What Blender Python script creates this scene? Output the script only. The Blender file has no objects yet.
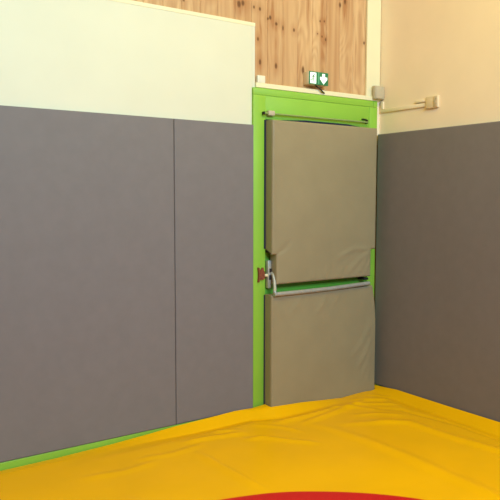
import bpy, bmesh, math, random
import numpy as np
from mathutils import Matrix, Vector, noise

random.seed(4)
C = bpy.context.scene.collection
SC = bpy.context.scene

# ------------------------------------------------------------------ materials
def lin(c):
    return tuple(((v/255)/12.92 if v/255 <= .04045 else ((v/255+.055)/1.055)**2.4) for v in c)

def mat(name, rgb, rough=.5, var=.04, var_scale=6, bump=0.0, bump_scale=200, metal=0.0, spec=.5, bump_dist=.002, detail=3):
    m = bpy.data.materials.new(name); m.use_nodes = True
    nt = m.node_tree; N = nt.nodes; L = nt.links
    b = N['Principled BSDF']
    b.inputs['Roughness'].default_value = rough
    b.inputs['Metallic'].default_value = metal
    b.inputs['Specular IOR Level'].default_value = spec
    tc = N.new('ShaderNodeTexCoord')
    nz = N.new('ShaderNodeTexNoise'); nz.inputs['Scale'].default_value = var_scale; nz.inputs['Detail'].default_value = detail
    L.new(tc.outputs['Object'], nz.inputs['Vector'])
    r = N.new('ShaderNodeMapRange'); r.inputs['From Min'].default_value = .3; r.inputs['From Max'].default_value = .7
    r.inputs['To Min'].default_value = 1-var; r.inputs['To Max'].default_value = 1+var
    L.new(nz.outputs['Fac'], r.inputs['Value'])
    vm = N.new('ShaderNodeVectorMath'); vm.operation = 'SCALE'; vm.inputs[0].default_value = rgb
    L.new(r.outputs['Result'], vm.inputs['Scale'])
    L.new(vm.outputs['Vector'], b.inputs['Base Color'])
    if bump:
        n2 = N.new('ShaderNodeTexNoise'); n2.inputs['Scale'].default_value = bump_scale; n2.inputs['Detail'].default_value = 2
        L.new(tc.outputs['Object'], n2.inputs['Vector'])
        bp = N.new('ShaderNodeBump'); bp.inputs['Strength'].default_value = bump; bp.inputs['Distance'].default_value = bump_dist
        L.new(n2.outputs['Fac'], bp.inputs['Height']); L.new(bp.outputs['Normal'], b.inputs['Normal'])
    return m

M = dict(
    grey_vinyl=mat('grey_vinyl', (.203, .176, .178), .62, .03, 14, .25, 260, bump_dist=.001, spec=.3),
    beige_vinyl=mat('beige_vinyl', (.32, .255, .15), .40, .04, 5, .2, 30, bump_dist=.003, spec=.35),
    navy=mat('navy_gap_shade', (.006, .010, .040), .7),  # near-black navy painting the shaded gaps around the door pads
    green=mat('green_paint', (.27, .53, .05), .42, .04, 4, .12, 60),
    green_door=mat('green_door_paint', (.13, .42, .04), .42, .04, 4, .12, 60),
    cream=mat('cream_paint', (.735, .71, .57), .6, .02, 3, .15, 150, bump_dist=.001),
    peach=mat('warm_lit_cream', (.96, .775, .575), .65, .03, 3, .2, 120, bump_dist=.0015),  # cream wall paint with the right wall's warm light put into its colour
    cream_trim=mat('cream_trim_paint', (.86, .78, .52), .5, .02, 5),
    white_plastic=mat('white_plastic', (.80, .76, .62), .4, .02, 5),
    cream_plastic=mat('cream_plastic', (.93, .76, .55), .4, .03, 12),
    socket_plastic=mat('socket_plastic', (.84, .66, .44), .5, .03, 12),
    socket_plate=mat('socket_plate', (.66, .50, .33), .5, .03, 12),
    grey_plastic=mat('grey_plastic', (.52, .44, .31), .5, .04, 20),
    steel=mat('brushed_steel', (.43, .42, .39), .42, .08, 30, metal=.35),
    rail_steel=mat('dull_rail_steel', (.33, .42, .15), .45, .08, 30, metal=.3),
    dark=mat('dark_hole', (.018, .012, .012), .6),
    black=mat('black_cable', (.035, .022, .016), .5),
    red_wood=mat('red_brown_wood', (.22, .055, .022), .55, .3, 60),
    ivory=mat('ivory_knob', (.75, .66, .45), .4),
    sign_green=mat('sign_green', (.018, .20, .085), .35, .04, 30),
    sign_mid=mat('sign_pale_green', (.12, .42, .24), .35, .04, 30),
    sign_white=mat('sign_white', (.82, .90, .84), .35, .02, 30),
    sign_case=mat('sign_case_plastic', (.72, .60, .40), .45, .04, 20),
    floor=mat('grey_floor', (.25, .24, .22), .6, .08, 5),
)
# faint glow added to the pictogram white to make it read brighter
_b = M['sign_white'].node_tree.nodes['Principled BSDF']
_b.inputs['Emission Color'].default_value = (.85, 1, .92, 1); _b.inputs['Emission Strength'].default_value = .6

def wood_material():
    m = bpy.data.materials.new('knotty_pine'); m.use_nodes = True
    nt = m.node_tree; N = nt.nodes; L = nt.links; b = N['Principled BSDF']
    b.inputs['Roughness'].default_value = .5; b.inputs['Specular IOR Level'].default_value = .3
    tc = N.new('ShaderNodeTexCoord'); sp = N.new('ShaderNodeSeparateXYZ'); L.new(tc.outputs['Object'], sp.inputs[0])
    def ma(op, a, bb=None, cc=None):
        n = N.new('ShaderNodeMath'); n.operation = op
        for i, v in enumerate((a, bb, cc)):
            if v is None: continue
            if isinstance(v, (int, float)): n.inputs[i].default_value = v
            else: L.new(v, n.inputs[i])
        return n.outputs[0]
    x, z = sp.outputs['X'], sp.outputs['Z']
    idx = ma('FLOOR', ma('DIVIDE', ma('ADD', x, 1.09), .135))
    wn = N.new('ShaderNodeTexWhiteNoise'); wn.noise_dimensions = '1D'; L.new(idx, wn.inputs['W'])
    rnd = wn.outputs['Value']
    # long grain: noise stretched along the board, offset per board
    cb = N.new('ShaderNodeCombineXYZ')
    L.new(ma('MULTIPLY', x, 26.), cb.inputs[0]); L.new(ma('MULTIPLY', rnd, 37.), cb.inputs[1]); L.new(ma('MULTIPLY', z, 1.1), cb.inputs[2])
    g = N.new('ShaderNodeTexNoise'); g.inputs['Scale'].default_value = 1.; g.inputs['Detail'].default_value = 4; L.new(cb.outputs[0], g.inputs['Vector'])
    cb2 = N.new('ShaderNodeCombineXYZ')
    L.new(ma('MULTIPLY', x, 7.), cb2.inputs[0]); L.new(ma('MULTIPLY', rnd, 91.), cb2.inputs[1]); L.new(ma('MULTIPLY', z, 1.6), cb2.inputs[2])
    g2 = N.new('ShaderNodeTexNoise'); g2.inputs['Scale'].default_value = 1.; g2.inputs['Detail'].default_value = 1; L.new(cb2.outputs[0], g2.inputs['Vector'])
    ring = ma('SINE', ma('MULTIPLY', g2.outputs['Fac'], 70.))       # flame-shaped growth rings
    ringw = ma('MULTIPLY', ring, ma('MULTIPLY', rnd, .10))
    knots = [(-1.327, 2.835, .016, .024), (-1.295, 2.847, .014, .02), (-1.066, 2.785, .012, .016), (-1.013, 2.750, .012, .013), (-1.085, 2.775, .008, .010),
             (-.954, 2.73, .007, .018), (-.855, 2.73, .010, .014), (-1.17, 2.625, .009, .014), (-1.152, 2.47, .011, .022),
             (-1.014, 2.459, .012, .022), (-.612, 2.828, .007, .009), (-.572, 2.833, .007, .009), (-.592, 2.72, .007, .010), (-.556, 2.703, .009, .014),
             (-.635, 2.735, .006, .006), (-.419, 2.976, .012, .02), (-.369, 3.014, .012, .03), (-.166, 2.729, .010, .013),
             (-.77, 2.457, .014, .03), (-.139, 2.464, .007, .010), (-1.204, 2.835, .008, .012), (-1.154, 2.83, .010, .014),
             (-1.55, 2.86, .012, .02), (-1.75, 2.80, .010, .02), (-.62, 3.2, .012, .02), (-.95, 3.3, .014, .024), (-2.2, 2.9, .012, .02)]
    tot = None; halo = None
    pos = tc.outputs['Object']
    for kx, kz, rx, rz in knots:
        s = N.new('ShaderNodeVectorMath'); s.operation = 'SUBTRACT'; L.new(pos, s.inputs[0]); s.inputs[1].default_value = (kx, 0, kz)
        q = N.new('ShaderNodeVectorMath'); q.operation = 'MULTIPLY'; L.new(s.outputs[0], q.inputs[0]); q.inputs[1].default_value = (1/rx, 0, 1/rz)
        l = N.new('ShaderNodeVectorMath'); l.operation = 'LENGTH'; L.new(q.outputs[0], l.inputs[0])
        r = N.new('ShaderNodeMapRange'); r.interpolation_type = 'SMOOTHSTEP'
        r.inputs['From Min'].default_value = .45; r.inputs['From Max'].default_value = 1.3; r.inputs['To Min'].default_value = 1; r.inputs['To Max'].default_value = 0
        L.new(l.outputs['Value'], r.inputs['Value'])
        tot = r.outputs[0] if tot is None else ma('MAXIMUM', tot, r.outputs[0])
        h = ma('SUBTRACT', 1., ma('MINIMUM', 1., ma('MULTIPLY', l.outputs['Value'], .22)))
        halo = h if halo is None else ma('MAXIMUM', halo, h)
    streak = None                                   # dark flowing grain beside the knots
    for kx, kz, rx, rz in [(-1.045, 2.80, .022, .2), (-1.015, 2.62, .022, .2), (-.58, 2.74, .042, .55), (-1.15, 2.60, .02, .22), (-.37, 2.95, .03, .2), (-.73, 2.9, .02, .2), (-.25, 2.6, .016, .25), (-1.33, 2.9, .05, .16)]:
        s = N.new('ShaderNodeVectorMath'); s.operation = 'SUBTRACT'; L.new(pos, s.inputs[0]); s.inputs[1].default_value = (kx, 0, kz)
        q = N.new('ShaderNodeVectorMath'); q.operation = 'MULTIPLY'; L.new(s.outputs[0], q.inputs[0]); q.inputs[1].default_value = (1/rx, 0, 1/rz)
        l = N.new('ShaderNodeVectorMath'); l.operation = 'LENGTH'; L.new(q.outputs[0], l.inputs[0])
        h = ma('MAXIMUM', 0., ma('SUBTRACT', 1., l.outputs['Value']))
        streak = h if streak is None else ma('MAXIMUM', streak, h)
    cr = N.new('ShaderNodeValToRGB'); e = cr.color_ramp.elements
    e[0].position = .18; e[0].color = (.43, .20, .082, 1); e[1].position = .72; e[1].color = (.70, .45, .235, 1)
    fac = ma('ADD', ma('ADD', ma('MULTIPLY', g.outputs['Fac'], .75), ringw), ma('ADD', ma('MULTIPLY', rnd, .13), .065))
    fac = ma('SUBTRACT', fac, ma('MULTIPLY', halo, .20))
    fac = ma('SUBTRACT', fac, ma('MULTIPLY', streak, ma('MULTIPLY', ma('ADD', ring, 1.4), .27)))
    L.new(fac, cr.inputs['Fac'])
    mx = N.new('ShaderNodeMix'); mx.data_type = 'RGBA'; L.new(ma('MULTIPLY', tot, .9), mx.inputs['Factor'])
    L.new(cr.outputs['Color'], mx.inputs['A']); mx.inputs['B'].default_value = (.14, .055, .018, 1)
    L.new(mx.outputs['Result'], b.inputs['Base Color'])
    return m
M['wood'] = wood_material()

CIRC = (-2.462, -2.474, 1.450)
def tarp_material():
    m = mat('yellow_red_tarpaulin', (.96, .468, .0004), .38, .04, 2.2, .18, 16, bump_dist=.004, spec=.14)
    nt = m.node_tree; N = nt.nodes; L = nt.links; b = N['Principled BSDF']
    yel = b.inputs['Base Color'].links[0].from_socket
    tc = [n for n in N if n.type == 'TEX_COORD'][0]
    mp = N.new('ShaderNodeVectorMath'); mp.operation = 'SUBTRACT'; mp.inputs[1].default_value = (CIRC[0], CIRC[1], 0); L.new(tc.outputs['Object'], mp.inputs[0])
    fl = N.new('ShaderNodeVectorMath'); fl.operation = 'MULTIPLY'; fl.inputs[1].default_value = (1, 1, 0); L.new(mp.outputs[0], fl.inputs[0])
    ln = N.new('ShaderNodeVectorMath'); ln.operation = 'LENGTH'; L.new(fl.outputs[0], ln.inputs[0])
    r = N.new('ShaderNodeMapRange'); r.inputs['From Min'].default_value = CIRC[2]-.006; r.inputs['From Max'].default_value = CIRC[2]+.004
    r.inputs['To Min'].default_value = 1; r.inputs['To Max'].default_value = 0; L.new(ln.outputs['Value'], r.inputs['Value'])
    mx = N.new('ShaderNodeMix'); mx.data_type = 'RGBA'; L.new(r.outputs[0], mx.inputs['Factor'])
    L.new(yel, mx.inputs['A']); mx.inputs['B'].default_value = (.64, .014, .014, 1)
    L.new(mx.outputs['Result'], b.inputs['Base Color'])
    return m
M['tarp'] = tarp_material()

# ------------------------------------------------------------------ mesh helpers
def obj(name, bm, m, parent=None, smooth=False, angle=35):
    bmesh.ops.recalc_face_normals(bm, faces=bm.faces[:])
    me = bpy.data.meshes.new(name); bm.to_mesh(me); bm.free()
    ms = m if isinstance(m, (list, tuple)) else [m]
    for k in ms: me.materials.append(k)
    if smooth:
        me.shade_smooth()
        me.set_sharp_from_angle(angle=math.radians(angle))
    o = bpy.data.objects.new(name, me); C.objects.link(o)
    if parent: o.parent = parent
    return o

def tag(o, label, cat, group=None, kind=None):
    o['label'] = label; o['category'] = cat
    if group: o['group'] = group
    if kind: o['kind'] = kind
    return o

def empty(name, loc=(0, 0, 0)):
    o = bpy.data.objects.new(name, None); C.objects.link(o); o.location = loc; o.empty_display_size = .1
    return o

def box(bm, x0, x1, y0, y1, z0, z1, bev=0.0, seg=2):
    t = bmesh.new()
    bmesh.ops.create_cube(t, size=1, matrix=Matrix.Translation(((x0+x1)/2, (y0+y1)/2, (z0+z1)/2)) @ Matrix.Diagonal((x1-x0, y1-y0, z1-z0, 1)))
    if bev:
        bmesh.ops.bevel(t, geom=t.edges[:], offset=bev, segments=seg, profile=.5, affect='EDGES')
    me = bpy.data.meshes.new('t'); t.to_mesh(me); t.free(); bm.from_mesh(me); bpy.data.meshes.remove(me)

def B(*a, **k):
    bm = bmesh.new(); box(bm, *a, **k); return bm

def tube(bm, pts, r, n=12):
    """round bar along a polyline, capped"""
    pts = [Vector(p) for p in pts]; rings = []
    up = None
    for i, p in enumerate(pts):
        t = (pts[min(i+1, len(pts)-1)]-pts[max(i-1, 0)]).normalized()
        if up is None:
            up = t.orthogonal().normalized()
        up = (up - t*up.dot(t)).normalized(); s = t.cross(up)
        rr = r[i] if isinstance(r, (list, tuple)) else r
        rings.append([bm.verts.new(p + (up*math.cos(2*math.pi*k/n)+s*math.sin(2*math.pi*k/n))*rr) for k in range(n)])
    for a, b in zip(rings, rings[1:]):
        for k in range(n):
            bm.faces.new((a[k], a[(k+1) % n], b[(k+1) % n], b[k]))
    bm.faces.new(rings[0][::-1]); bm.faces.new(rings[-1])

def smooth_path(pts, n=8):
    P = [Vector(p) for p in pts]; out = []
    for i in range(len(P)-1):
        p0 = P[max(i-1, 0)]; p1 = P[i]; p2 = P[i+1]; p3 = P[min(i+2, len(P)-1)]
        for k in range(n):
            t = k/n
            out.append(.5*((2*p1)+(p2-p0)*t+(2*p0-5*p1+4*p2-p3)*t*t+(3*p1-p0-3*p2+p3)*t**3))
    return out+[P[-1]]

def poly_plate(bm, pts2, y_front, y_back):
    """flat plate of an (x,z) outline facing -y"""
    f = [bm.verts.new((x, y_front, z)) for x, z in pts2]; k = [bm.verts.new((x, y_back, z)) for x, z in pts2]
    n = len(pts2)
    bm.faces.new(f); bm.faces.new(k[::-1])
    for i in range(n):
        bm.faces.new((f[i], f[(i+1) % n], k[(i+1) % n], k[i]))

def seg_dist(px, pz, pts):
    d = np.full(px.shape, 1e9); s = np.zeros(px.shape); acc = 0; side = np.zeros(px.shape)
    for (ax, az), (bx, bz) in zip(pts, pts[1:]):
        vx, vz = bx-ax, bz-az; l = math.hypot(vx, vz)
        t = np.clip(((px-ax)*vx+(pz-az)*vz)/(l*l), 0, 1)
        dd = np.hypot(px-ax-t*vx, pz-az-t*vz)
        m = dd < d
        s = np.where(m, acc+t*l, s)
        side = np.where(m, np.sign((px-ax)*vz-(pz-az)*vx), side)
        d = np.where(m, dd, d); acc += l
    return d, s/acc, side

def crease(px, pz, pts, sigma, amp, taper=True, asym=1.0):
    d, s, side = seg_dist(px, pz, pts)
    sg = np.where(side > 0, sigma*asym, sigma)
    w = np.minimum(1, np.minimum(s, 1-s)*5+.05) if taper else 1
    return amp*np.exp(-(d/sg)**2)*w

def axis(lo, hi, step, marks=(), fine=()):
    v = set(np.round(np.arange(lo, hi+1e-6, step), 5))
    v |= {lo, hi}
    for mk in (lo, hi)+tuple(marks):
        for o in (0, .0015, .004, .008, .013, .02, .03)+tuple(fine):
            for sgn in (-1, 1):
                q = round(mk+sgn*o, 5)
                if lo <= q <= hi: v.add(q)
    out = sorted(v); res = [out[0]]
    keep = {lo, hi, *[round(m, 5) for m in marks]}
    for q in out[1:]:
        if q-res[-1] > .0011: res.append(q)
        elif q in keep: res[-1] = q
    return np.array(res)

def pad(u0, u1, z0, z1, depth, r, to3, step=.02, notches=(), shape=None, corner=.0):
    """upholstered slab: u across, z up, front face rounded into its sides; to3(u,d,z) places it (d = depth from the back)"""
    U = axis(u0, u1, step, [n[0] for n in notches]+[n[1] for n in notches])
    Z = axis(z0, z1, step, [n[2] for n in notches]+[n[3] for n in notches])
    UU, ZZ = np.meshgrid(U, Z, indexing='ij')
    d = np.minimum.reduce([UU-u0, u1-UU, ZZ-z0, z1-ZZ])
    for a, b, c, e in notches:
        ddx = np.maximum(np.maximum(a-UU, UU-b), 0); ddz = np.maximum(np.maximum(c-ZZ, ZZ-e), 0)
        d = np.minimum(d, np.hypot(ddx, ddz))
    d = np.maximum(d, 0)
    q = np.clip(r-d, 0, r)
    D = depth-(r-np.sqrt(np.maximum(r*r-q*q, 0)))
    if shape is not None: D = D+shape(UU, ZZ, d)*np.clip(d/.012, 0, 1)
    bm = bmesh.new(); V = {}
    def inside(uc, zc):
        return not any(a < uc < b and c < zc < e for a, b, c, e in notches)
    def vert(i, j):
        if (i, j) not in V: V[(i, j)] = bm.verts.new(to3(UU[i, j], D[i, j], ZZ[i, j]))
        return V[(i, j)]
    for i in range(len(U)-1):
        for j in range(len(Z)-1):
            if inside((U[i]+U[i+1])/2, (Z[j]+Z[j+1])/2):
                bm.faces.new((vert(i, j), vert(i+1, j), vert(i+1, j+1), vert(i, j+1)))
    inv = {v: k for k, v in V.items()}
    edges = [e for e in bm.edges if len(e.link_faces) == 1]
    bk = {}
    for e in edges:
        for v in e.verts:
            if v not in bk:
                i, j = inv[v]; bk[v] = bm.verts.new(to3(UU[i, j], 0, ZZ[i, j]))
    be = []
    for e in edges:
        a, b = e.verts; bm.faces.new((a, b, bk[b], bk[a]))
    bm.edges.ensure_lookup_table()
    back_edges = [e for e in bm.edges if len(e.link_faces) == 1]
    bmesh.ops.contextual_create(bm, geom=back_edges)
    return bm

def fnoise(UU, ZZ, sx, sz, seed):
    out = np.zeros(UU.shape)
    for i in range(UU.shape[0]):
        for j in range(UU.shape[1]):
            out[i, j] = noise.noise((UU[i, j]*sx+seed, ZZ[i, j]*sz, seed*1.7))
    return out

# ------------------------------------------------------------------ the room
FZ = -.06
tag(obj('floor', B(-7, .15, -7, .15, FZ-.1, FZ), M['floor']), 'grey hall floor under the yellow mat cover', 'floor', kind='structure')

def cladding():
    """door wall: boards 135 mm wide with V-grooves between them"""
    bm = bmesh.new(); P = []
    k = math.ceil((-7+1.09)/.135)
    xs = [-1.09+.135*i for i in range(k, 40) if -1.09+.135*i < -.01]
    P.append((-7, 0))
    for x in xs: P += [(x-.004, 0), (x, .004), (x+.004, 0)]
    P.append((.15, 0))
    lo = [bm.verts.new((x, y, FZ)) for x, y in P]; hi = [bm.verts.new((x, y, 4.4)) for x, y in P]
    for i in range(len(P)-1): bm.faces.new((lo[i], lo[i+1], hi[i+1], hi[i]))
    a = [bm.verts.new((x, .15, z)) for x, z in ((-7, FZ), (.15, FZ), (.15, 4.4), (-7, 4.4))]
    bm.faces.new(a); bm.faces.new((lo[0], a[0], a[3], hi[0])); bm.faces.new((lo[-1], hi[-1], a[2], a[1]))
    bm.faces.new([*hi, a[2], a[3]]); bm.faces.new([*lo[::-1], a[0], a[1]])
    return bm
tag(obj('wall_back', cladding(), M['wood']), 'knotty pine board cladding on the wall above the green door', 'wall', kind='structure')
tag(obj('wall_right', B(0, .15, -7, 0, FZ, 4.4), M['peach']), 'plain cream painted wall right of the door, tinted for its warm light', 'wall', kind='structure')

# white painted board over the lower cladding, left of the door
pb = B(-7, -1.232, -.018, 0, .05, 2.70, bev=.002)
box(pb, -1.232, -1.208, -.018, 0, 2.287, 2.70)
tag(obj('wall_panel', pb, M['cream'], smooth=True), 'pale cream painted wall board above the two grey pads left of the door', 'wall', kind='structure')
tb = B(-7, -1.206, -.0195, -.0, 2.70, 2.724, bev=.001)
tag(obj('trim_1', tb, M['cream_trim']), 'narrow cream batten along the top of the cream wall board', 'trim', kind='structure')
tb = B(-1.206, -.006, -.034, 0, 2.289, 2.322, bev=.003)
tag(obj('trim_2', tb, M['cream_trim']), 'cream ledge strip between the green door frame and pine boards', 'trim', kind='structure')
tb = B(-.150, -.006, -.020, 0, 2.3225, 4.4, bev=.004)
tag(obj('trim_3', tb, M['cream_trim']), 'cream vertical corner strip between the pine boards and right wall', 'trim', kind='structure')

tag(obj('trim_5', B(-.0435, -.0005, -.016, 0, 1.95, 2.2885), M['peach']), 'narrow warm-tinted plaster strip between the green door frame and right wall', 'trim', kind='structure')

# skirting boards, painted the green of the door frame
tag(obj('baseboard_back', B(-7, -1.230, -.040, 0, FZ, .028, bev=.003), M['green']), 'bright green skirting strip below the grey pads left of door', 'baseboard', kind='structure')
tag(obj('baseboard_right', B(-.038, 0, -7, -.05, FZ, .012, bev=.003), M['green']), 'green skirting strip below the grey pad on the right wall', 'baseboard', kind='structure')

# ------------------------------------------------------------------ door frame and door
fr = B(-1.230, -1.127, -.034, 0, FZ, 2.2385, bev=.002)                 # hinge-side post
box(fr, -.128, -.044, -.034, 0, FZ, 2.2385, bev=.003)                 # latch-side post
box(fr, -1.230, -.0885, -.034, 0, 2.2390, 2.287, bev=.002)             # upper strip of the header
box(fr, -.0855, -.044, -.034, 0, 2.2400, 2.287, bev=.002)
box(fr, -1.1268, -.1283, -.031, 0, 2.075, 2.2385, bev=.002)             # header board
frame = tag(obj('trim_4', fr, M['green'], smooth=True), 'bright green painted door frame around the padded door', 'door frame', kind='structure')

# red-brown strike block and its ivory knob, screwed to the frame
kb = bmesh.new()
poly_plate(kb, [(-1.196, 1.036), (-1.186, 1.036), (-1.182, 1.020), (-1.165, 1.022), (-1.160, 1.034), (-1.150, 1.034), (-1.148, 1.012), (-1.139, 1.004),
                (-1.139, .958), (-1.150, .950), (-1.160, .946), (-1.166, .952), (-1.182, .948), (-1.186, .932), (-1.196, .932), (-1.192, .965), (-1.192, 1.000)], -.050, -.034)
sk = obj('strike_block', kb, M['red_wood'], frame); sk['label'] = 'red brown strike block'
kb = bmesh.new(); tube(kb, [(-1.142, -.046, .978), (-1.128, -.046, .978), (-1.118, -.046, .978), (-1.112, -.046, .978)], [.009, .010, .014, .009], 14)
kn = obj('knob', kb, M['ivory'], sk, smooth=True); kn['label'] = 'ivory knob'

door = obj('door_1', B(-1.123, -.132, -.024, .0, -.02, 2.066, bev=.003), M['green_door'], smooth=True)
tag(door, 'green emergency exit door mostly hidden behind two beige pads', 'door', kind='structure')

# top slide rail with its end block
rl = bmesh.new(); tube(rl, [(-1.155, -.056, 2.114), (-.165, -.056, 2.114)], .006, 12)
rail = obj('top_rail', rl, M['rail_steel'], door, smooth=True)
rb = B(-1.122, -1.068, -.066, -.034, 2.100, 2.134, bev=.004)
o = obj('rail_block', rb, M['grey_plastic'], rail, smooth=True); o['label'] = 'beige grey end block'
rb = B(-.215, -.172, -.050, -.034, 2.134, 2.141, bev=.002); box(rb, -.173, -.166, -.060, -.034, 2.104, 2.1335, bev=.002)
o = obj('rail_bracket', rb, M['dark'], rail); o['label'] = 'dark end bracket'
rb = B(-1.160, -1.152, -.066, -.034, 2.103, 2.125, bev=.003)
o = obj('rail_cap', rb, M['dark'], rail); o['label'] = 'dark end cap'

# panic bar: latch case, lever arm and push bar
lt = B(-1.121, -1.089, -.062, -.024, .884, 1.084, bev=.008)
latch = obj('latch_case', lt, M['steel'], door, smooth=True); latch['label'] = 'grey metal latch case'
hb = B(-1.110, -1.0885, -.064, -.052, .998, 1.026, bev=.001); box(hb, -1.112, -1.095, -.064, -.058, .945, .979, bev=.001)
o = obj('keyhole', hb, M['dark'], latch); o['label'] = 'dark latch openings'
am = bmesh.new()
tube(am, smooth_path([(-1.088, -.058, .992), (-1.087, -.075, .980), (-1.091, -.095, .940), (-1.103, -.118, .890), (-1.112, -.131, .864), (-1.096, -.133, .8505)]), .013, 14)
arm = obj('lever_arm', am, M['steel'], door, smooth=True)
pbm = bmesh.new(); tube(pbm, [(-1.120, -.132, .8505), (-.9, -.132, .850), (-.6, -.130, .852), (-.200, -.130, .864)], .0155, 16)
obj('push_bar', pbm, M['steel'], door, smooth=True)
hg = B(-.222, -.176, -.100, -.024, .886, .904, bev=.004)
obj('bar_hinge', hg, M['dark'], door, smooth=True)['label'] = 'dark hinge at the bar end'

# ------------------------------------------------------------------ pads on the door
def upper_shape(U, Z, d):
    f = .0025*fnoise(U, Z, 4, 4, 3.1)+.0012*fnoise(U, Z, 11, 11, 7.7)
    f += .005*np.clip(d/.35, 0, 1)
    for pts, s, a in [([(-.175, 1.12), (-.30, 1.05), (-.42, .95)], .014, .0045), ([(-.18, 1.10), (-.27, 1.00), (-.33, .93)], .011, .004),
                      ([(-.17, 1.13), (-.36, 1.14), (-.55, 1.06)], .020, .003), ([(-.60, 1.05), (-.63, .98), (-.64, .93)], .012, .003),
                      ([(-.75, 1.02), (-.74, .96), (-.76, .93)], .012, .0025), ([(-.178, 1.05), (-.22, .97), (-.24, .925)], .010, .003),
                      ([(-1.09, 1.13), (-1.03, 1.16), (-.95, 1.24)], .015, -.003), ([(-.46, 1.02), (-.5, .96), (-.52, .93)], .012, .003),
                      ([(-1.11, 2.05), (-1.05, 1.98), (-.98, 1.93)], .014, -.002)]:
        f += crease(U, Z, pts, s, a*1.7)
    return f
def front_back(y_back):
    return lambda u, d, z: (u, y_back-d, z)
root = empty('door_pad', (-.62, -.035, .915))
tag(root, 'large beige vinyl pad with notched lower corners covering the upper door', 'pad', 'beige pads on the door')
bm = pad(-1.128, -.122, .915, 2.066, .080, .014, front_back(-.040), notches=[(-1.2, -1.088, .9, 1.128), (-.170, -.1, .9, 1.128)], shape=upper_shape)
for v in bm.verts:                                          # the notch is cut on a slant towards the back
    if v.co.x < -1.084 and abs(v.co.z-1.128) < .012 and v.co.y > -.06: v.co.z += .034
for v in bm.verts: v.co -= root.location
obj('cover', bm, M['beige_vinyl'], root, smooth=True, angle=50)
bm = bmesh.new(); poly_plate(bm, [(-1.1395, 1.168), (-.150, 1.168), (-.150, 2.070), (-.28, 2.080), (-.36, 2.0885), (-.78, 2.0895), (-.92, 2.081), (-1.1395, 2.070)], -.0398, -.0345)  # dark navy plate added to draw the shaded gap by the pad
for v in bm.verts: v.co -= root.location
o = obj('gap_shade', bm, M['navy'], root); o['label'] = 'dark navy strip for the shaded gap'

def lower_shape(U, Z, d):
    f = .0025*fnoise(U, Z, 4, 4, 13.1)+.0012*fnoise(U, Z, 10, 10, 17.7)
    f += .005*np.clip(d/.3, 0, 1)
    for pts, s, a in [([(-1.10, .80), (-1.06, .72), (-1.03, .66)], .012, .004), ([(-1.11, .83), (-1.04, .80), (-.99, .74)], .011, -.003),
                      ([(-.15, .44), (-.22, .30), (-.33, .18)], .013, .0045), ([(-.15, .34), (-.20, .22), (-.26, .12)], .012, .004),
                      ([(-.16, .25), (-.19, .14), (-.21, .06)], .010, .0035), ([(-.15, .56), (-.25, .40), (-.40, .28)], .018, .003),
                      ([(-.62, .83), (-.66, .74), (-.74, .66)], .014, .003), ([(-.50, .83), (-.52, .77), (-.57, .72)], .012, .0025),
                      ([(-.85, .84), (-.90, .76), (-.98, .68)], .014, .0025)]:
        f += crease(U, Z, pts, s, a*1.7)
    return f
root = empty('door_pad', (-.63, -.035, -.02))
tag(root, 'smaller squarish beige vinyl pad covering the door below the push bar', 'pad', 'beige pads on the door')
bm = pad(-1.132, -.104, -.022, .842, .080, .014, front_back(-.040), shape=lower_shape)
for v in bm.verts:
    t = min(max((v.co.z-.50)/.34, 0), 1); v.co.x -= .042*t*t*min(max((v.co.x+.30)/.18, 0), 1)
for v in bm.verts: v.co -= root.location
obj('cover', bm, M['beige_vinyl'], root, smooth=True, angle=50)
bm = B(-1.1385, -.150, -.0398, -.0345, 0., .836)  # same dark plate for the shaded gap around the lower pad
for v in bm.verts: v.co -= root.location
o = obj('gap_shade', bm, M['navy'], root); o['label'] = 'dark navy strip for the shaded gap'

# ------------------------------------------------------------------ grey wall pads
def wall_shape(seed):
    return lambda U, Z, d: .0022*fnoise(U, Z, 2.2, 1.6, seed)*np.clip(d/.1, 0, 1)
def wall_pad(label, u0, u1, z0, z1, to3, seed):
    o = obj('wall_pad', pad(u0, u1, z0, z1, .024, .006, to3, step=.05, shape=wall_shape(seed)), M['grey_vinyl'], smooth=True, angle=50)
    return tag(o, label, 'pad', 'grey wall pads')
wall_pad('narrow grey vinyl wall pad between the green door frame and a seam', -1.8475, -1.2335, .030, 2.030, front_back(-.019), 1.3)
wall_pad('wide grey vinyl wall pad farthest left from the green door', -3.850, -1.8505, .030, 2.030, front_back(-.019), 5.3)
wall_pad('dark grey vinyl wall pad on the right wall under the cream paint', -2.05, -.036, .014, 2.030, lambda u, d, z: (-.0-d*1.7, u, z), 9.3)

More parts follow.
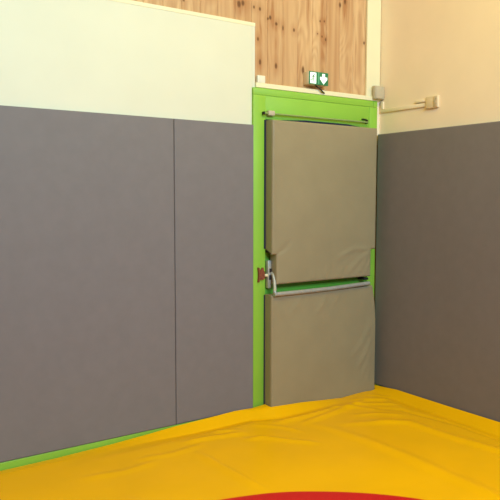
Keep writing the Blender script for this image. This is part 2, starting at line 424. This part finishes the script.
# ------------------------------------------------------------------ yellow mat cover
def tarp():
    X = np.array(sorted(set(np.round(np.concatenate([np.arange(-4.9, -3.2, .06), np.arange(-3.2, -.0525, .0135), [-.052, -1.139, -1.1345, -.103, -.097]]), 4))))
    Y = np.array(sorted(set(np.round(np.concatenate([np.arange(-4.9, -2.3, .06), np.arange(-2.3, -.0525, .0135), [-.052, -.129, -.124]]), 4))))
    XX, YY = np.meshgrid(X, Y, indexing='ij')
    H = np.zeros(XX.shape)
    # turned-up edge at the door wall: height of the contact line and where it runs
    door_in = (XX > -1.137) & (XX < -.098)
    yc = np.interp(XX, [-4.9, -1.34, -1.137, -.098, -.05], [-.052, -.052, -.126, -.126, -.11])
    A = np.interp(XX, [-4.9, -2.9, -2.65, -2.3, -2.05, -1.87, -1.6, -1.4, -1.24, -1.137, -.87, -.62, -.47, -.21, -.10, -.05],
                  [-.012, -.012, -.010, .000, .013, .025, .034, .042, .036, .044, .030, .008, -.006, .004, .014, .017])
    uw = yc-YY                                     # distance from where the cover meets the pads
    k = np.clip((A+.012)/.045, 0, 1)*np.interp(XX, [-.9, -.45, -.2], [1, .8, .3])
    def turn(u, A, k, w, dp):
        """steep lip up against the pads, a shallow trough at its foot, a low swell beyond"""
        lip = np.where(u < w, A-(A+dp*k)*np.clip(u/w, 0, 1), 0)
        t = np.clip((u-w)/(1.6*w), 0, 1)
        far = -dp*k*(1-t)**2*(1+2*t)+.006*k*np.exp(-((u-2.6*w)/(.8*w))**2)*np.clip((u-w)/w, 0, 1)
        return np.where(u < w, lip, far)
    H = turn(uw, A, k, .075, .020)
    Ar = np.interp(YY, [-4.9, -1.2, -.8, -.3, -.13, -.05], [.040, .040, .035, .033, .017, .012])
    ur = -.052-XX
    kr = np.interp(YY, [-4.9, -.5, -.2], [1, 1, .3])
    HR = turn(ur, Ar, kr, .10, .030)
    b = np.clip(ur/.25, 0, 1); b = b*b*(3-2*b)
    H = np.maximum(H*b+HR*(1-b), np.minimum(H, HR))
    cr = [([(-1.10, -.34), (-.989, -.592), (-.955, -.849), (-.932, -1.219), (-.939, -1.492), (-.949, -1.854), (-.96, -2.6), (-.97, -3.6)], .055, .010, .75),
          ([(-.939, -.533), (-.756, -.632), (-.583, -.724), (-.473, -.822), (-.448, -1.152), (-.395, -1.466), (-.38, -2.2)], .046, .009, .75),
          ([(-.534, -.399), (-.40, -.51), (-.313, -.601), (-.296, -.717), (-.231, -1.004), (-.222, -1.324), (-.21, -2.0)], .024, -.006, 1.),
          ([(-1.93, -.45), (-1.905, -.788), (-1.88, -1.12)], .022, .007, 1.5),
          ([(-1.952, -.287), (-1.71, -.306), (-1.474, -.357)], .022, .008, 1.4),
          ([(-1.60, -.43), (-1.46, -.473), (-1.353, -.628), (-1.207, -.766)], .020, .007, 1.5),
          ([(-1.12, -.435), (-.803, -.377), (-.303, -.266)], .022, .008, 1.3),
          ([(-1.70, -.22), (-1.596, -.26), (-1.491, -.323)], .020, .006, 1.3),
          ([(-1.288, -.323), (-.948, -.331), (-.562, -.269)], .018, .007, 1.5),
          ([(-.562, -.269), (-.376, -.393), (-.221, -.496)], .018, .006, 1.),
          ([(-.45, -.20), (-.33, -.30), (-.19, -.38)], .016, .007, 1.),
          ([(-.75, -.24), (-.55, -.36), (-.43, -.52)], .018, .006, 1.3),
          ([(-.30, -.17), (-.21, -.24), (-.13, -.33)], .014, .006, 1.),
          ([(-.70, -.47), (-.52, -.56), (-.38, -.70)], .020, .005, 1.4),
          ([(-1.40, -.26), (-1.25, -.40), (-1.18, -.55)], .018, .005, 1.3),
          ([(-2.30, -.36), (-2.05, -.40), (-1.80, -.37)], .024, .004, 1.3),
          ([(-2.65, -.42), (-2.40, -.47), (-2.15, -.44)], .026, .004, 1.3),
          ([(-2.55, -.75), (-2.45, -.95), (-2.42, -1.2)], .024, .004, 1.3)]
    for pts, sg, a, asy in cr: H += crease(XX, YY, pts, sg, a*1.5, asym=asy)
    near = np.exp(-np.minimum(-YY, -XX)/.5)
    N1 = fnoise(XX, YY, 2.4, 2.4, 2.2); N2 = fnoise(XX, YY, 7, 7, 5.2)
    H += .006*N1*np.clip(np.minimum(-YY-.06, -XX-.06)/.15, 0, 1)+.0035*N2*near*np.clip((np.minimum(-YY, -XX)-.08)/.1, 0, 1)
    hidden = (XX > -1.136) & (XX < -.100) & (YY > -.1255)
    H = np.where(hidden, -.040, H)
    bm = bmesh.new()
    V = [[bm.verts.new((X[i], Y[j], H[i, j])) for j in range(len(Y))] for i in range(len(X))]
    for i in range(len(X)-1):
        for j in range(len(Y)-1):
            bm.faces.new((V[i][j], V[i+1][j], V[i+1][j+1], V[i][j+1]))
    be = [e for e in bm.edges if len(e.link_faces) == 1]; bk = {}
    for e in be:
        for v in e.verts:
            if v not in bk: bk[v] = bm.verts.new((v.co.x, v.co.y, FZ+.001))
    for e in be:
        a, b = e.verts; bm.faces.new((a, b, bk[b], bk[a]))
    bmesh.ops.contextual_create(bm, geom=[e for e in bm.edges if len(e.link_faces) == 1])
    return bm
tag(obj('wrestling_mat', tarp(), M['tarp'], smooth=True, angle=60), 'yellow vinyl wrestling mat with red circle, its cover rumpled against the walls', 'mat')

# ------------------------------------------------------------------ exit sign
root = empty('exit_sign', (-.705, 0, 2.345))
tag(root, 'small green emergency exit sign with white pictograms above the door', 'sign')
def put(name, bm, m, parent, **k):
    for v in bm.verts: v.co -= root.location
    return obj(name, bm, m, parent, **k)
put('case', B(-.785, -.603, -.062, 0, 2.346, 2.437, bev=.004), M['sign_case'], root, smooth=True)
fp = put('face', B(-.782, -.602, -.0695, -.0625, 2.345, 2.438, bev=.002), M['sign_green'], root, smooth=True)
put('divider', B(-.700, -.690, -.0702, -.0696, 2.349, 2.434), M['sign_mid'], fp)
# left pictogram: white doorway with a running figure
put('pictogram', B(-.774, -.718, -.0704, -.0696, 2.352, 2.430), M['sign_white'], fp)
rm = bmesh.new()
def disc(bm, cx, cz, r, yf, yb, n=14):
    poly_plate(bm, [(cx+r*math.cos(2*math.pi*k/n), cz+r*math.sin(2*math.pi*k/n)) for k in range(n)], yf, yb)
disc(rm, -.739, 2.4165, .0055, -.0710, -.0705)
def limb(bm, pts, w):
    for (ax, az), (bx, bz) in zip(pts, pts[1:]):
        l = math.hypot(bx-ax, bz-az); nx, nz = -(bz-az)/l*w/2, (bx-ax)/l*w/2
        poly_plate(bm, [(ax+nx, az+nz), (bx+nx, bz+nz), (bx-nx, bz-nz), (ax-nx, az-nz)], -.0710, -.0705)
limb(rm, [(-.742, 2.410), (-.749, 2.390)], .008)
limb(rm, [(-.749, 2.390), (-.741, 2.378), (-.746, 2.362)], .005)
limb(rm, [(-.749, 2.390), (-.757, 2.376), (-.769, 2.375)], .005)
limb(rm, [(-.742, 2.408), (-.731, 2.398), (-.725, 2.402)], .004)
limb(rm, [(-.743, 2.408), (-.756, 2.403), (-.761, 2.393)], .004)
put('pictogram', rm, M['sign_green'], fp)['label'] = 'small green running figure'
# right pictogram: fat white arrow pointing down
ar = bmesh.new(); cx = -.648
poly_plate(ar, [(cx-.013, 2.428), (cx+.013, 2.428), (cx+.013, 2.405), (cx+.034, 2.405), (cx+.034, 2.388), (cx, 2.352), (cx-.034, 2.388), (cx-.034, 2.405), (cx-.013, 2.405)], -.0704, -.0696)
put('pictogram', ar, M['sign_white'], fp)['label'] = 'white arrow pointing down'
cb = bmesh.new(); tube(cb, smooth_path([(-.705, -.035, 2.350), (-.690, -.044, 2.338), (-.665, -.050, 2.322), (-.638, -.046, 2.304), (-.612, -.0365, 2.298)]), .0055, 10)
put('cable', cb, M['black'], root, smooth=True)['label'] = 'short black cable'
root.location.x += .016; root.location.z += .004

# ------------------------------------------------------------------ small boxes and cable duct
bm = B(-1.192, -1.127, -.030, 0, 2.3225, 2.374, bev=.004)
tag(obj('junction_box', bm, M['white_plastic'], smooth=True), 'tiny white square box on the ledge at the cream board edge', 'box')
root = empty('junction_box', (-.05, -.065, 2.30))
tag(root, 'corner box, grey from shade, above the right end of door frame', 'box')
put('case', B(-.104, -.002, -.066, -.0345, 2.300, 2.402, bev=.004), M['grey_plastic'], root, smooth=True)  # the grey puts the shade on this box into its plastic colour
put('lid', B(-.098, -.006, -.072, -.0662, 2.304, 2.398, bev=.003), M['grey_plastic'], root, smooth=True)

dk = B(-.012, 0, -.490, -.034, 2.198, 2.226, bev=.003); box(dk, -.014, 0, -.064, -.036, 2.2265, 2.287, bev=.003)
duct = tag(obj('cord_cover', dk, M['cream_plastic'], smooth=True), 'cream plastic cable cover running along the right wall above the grey pad', 'cable cover')
st = B(-.016, 0, -.496, -.395, 2.232, 2.251, bev=.004)
obj('short_cover', st, M['cream_plastic'], duct, smooth=True)
root = empty('wall_socket', (-.0, -.55, 2.18))
tag(root, 'cream surface wall socket at the right end of the cable cover', 'socket')
bx = put('case', B(-.020, 0, -.612, -.497, 2.180, 2.266, bev=.005), M['socket_plastic'], root, smooth=True)
put('cover_plate', B(-.0235, -.0202, -.608, -.575, 2.186, 2.260, bev=.0015), M['socket_plate'], root, smooth=True)
for yy, zz in ((-.598, 2.242), (-.598, 2.206), (-.584, 2.224)):
    hb = bmesh.new(); tube(hb, [(-.0250, yy, zz), (-.0232, yy, zz)], .008, 12)
    put('socket_hole', hb, M['grey_plastic'], root)['label'] = 'grey brown hole'

# ------------------------------------------------------------------ light
P1, C1 = 400, (.44, .735, 1.0)
P4, C4 = 58, (1.0, .96, .35)
P2, C2 = 46, (1.0, .74, .03)
P3, C3 = .30, (.28, .10, .04)
def area(name, loc, target, size, size_y, power, col):
    l = bpy.data.lights.new(name, 'AREA'); l.shape = 'RECTANGLE'; l.size = size; l.size_y = size_y; l.energy = power; l.color = col
    o = bpy.data.objects.new(name, l); C.objects.link(o); o.location = loc
    o.rotation_euler = (Vector(target)-Vector(loc)).to_track_quat('-Z', 'Y').to_euler()
    return o
area('lamp_or_fill', (-2.5, -6.4, 4.1), (-1.8, 0, 1.4), 3.0, 1.4, P1, C1)
area('lamp_or_fill', (-1.2, -2.3, 4.3), (-.3, -1.7, 1.5), 1.2, .8, P2, C2)
area('lamp_or_fill', (-3.4, -2.5, 4.3), (-3.4, -2.49, 0), 1.6, 1.6, P4, C4)  # unseen fill light added above the mat to brighten the floor
W = bpy.data.worlds.new('hall'); SC.world = W; W.use_nodes = True
W.node_tree.nodes['Background'].inputs['Color'].default_value = (*C3, 1)
W.node_tree.nodes['Background'].inputs['Strength'].default_value = P3

# ------------------------------------------------------------------ camera
yaw, pitch, roll = 5.94462745e-01, -7.98480364e-02, 1.33280431e-03
f = Vector((math.sin(yaw)*math.cos(pitch), math.cos(yaw)*math.cos(pitch), math.sin(pitch)))
r = f.cross(Vector((0, 0, 1))).normalized(); u = r.cross(f)
r2 = r*math.cos(roll)+u*math.sin(roll); u2 = -r*math.sin(roll)+u*math.cos(roll)
cam = bpy.data.cameras.new('camera'); co = bpy.data.objects.new('camera', cam); C.objects.link(co)
cam.sensor_width = 36; cam.lens = 651.193/500*36; cam.clip_start = .05
co.matrix_world = Matrix(((r2.x, u2.x, -f.x, -3.79994699), (r2.y, u2.y, -f.y, -3.79500191), (r2.z, u2.z, -f.z, 1.52663224), (0, 0, 0, 1)))
SC.camera = co
vs = SC.view_settings
vs.view_transform = 'Standard'; vs.look = 'None'; vs.gamma = 1; vs.use_curve_mapping = False; vs.exposure = 0.0
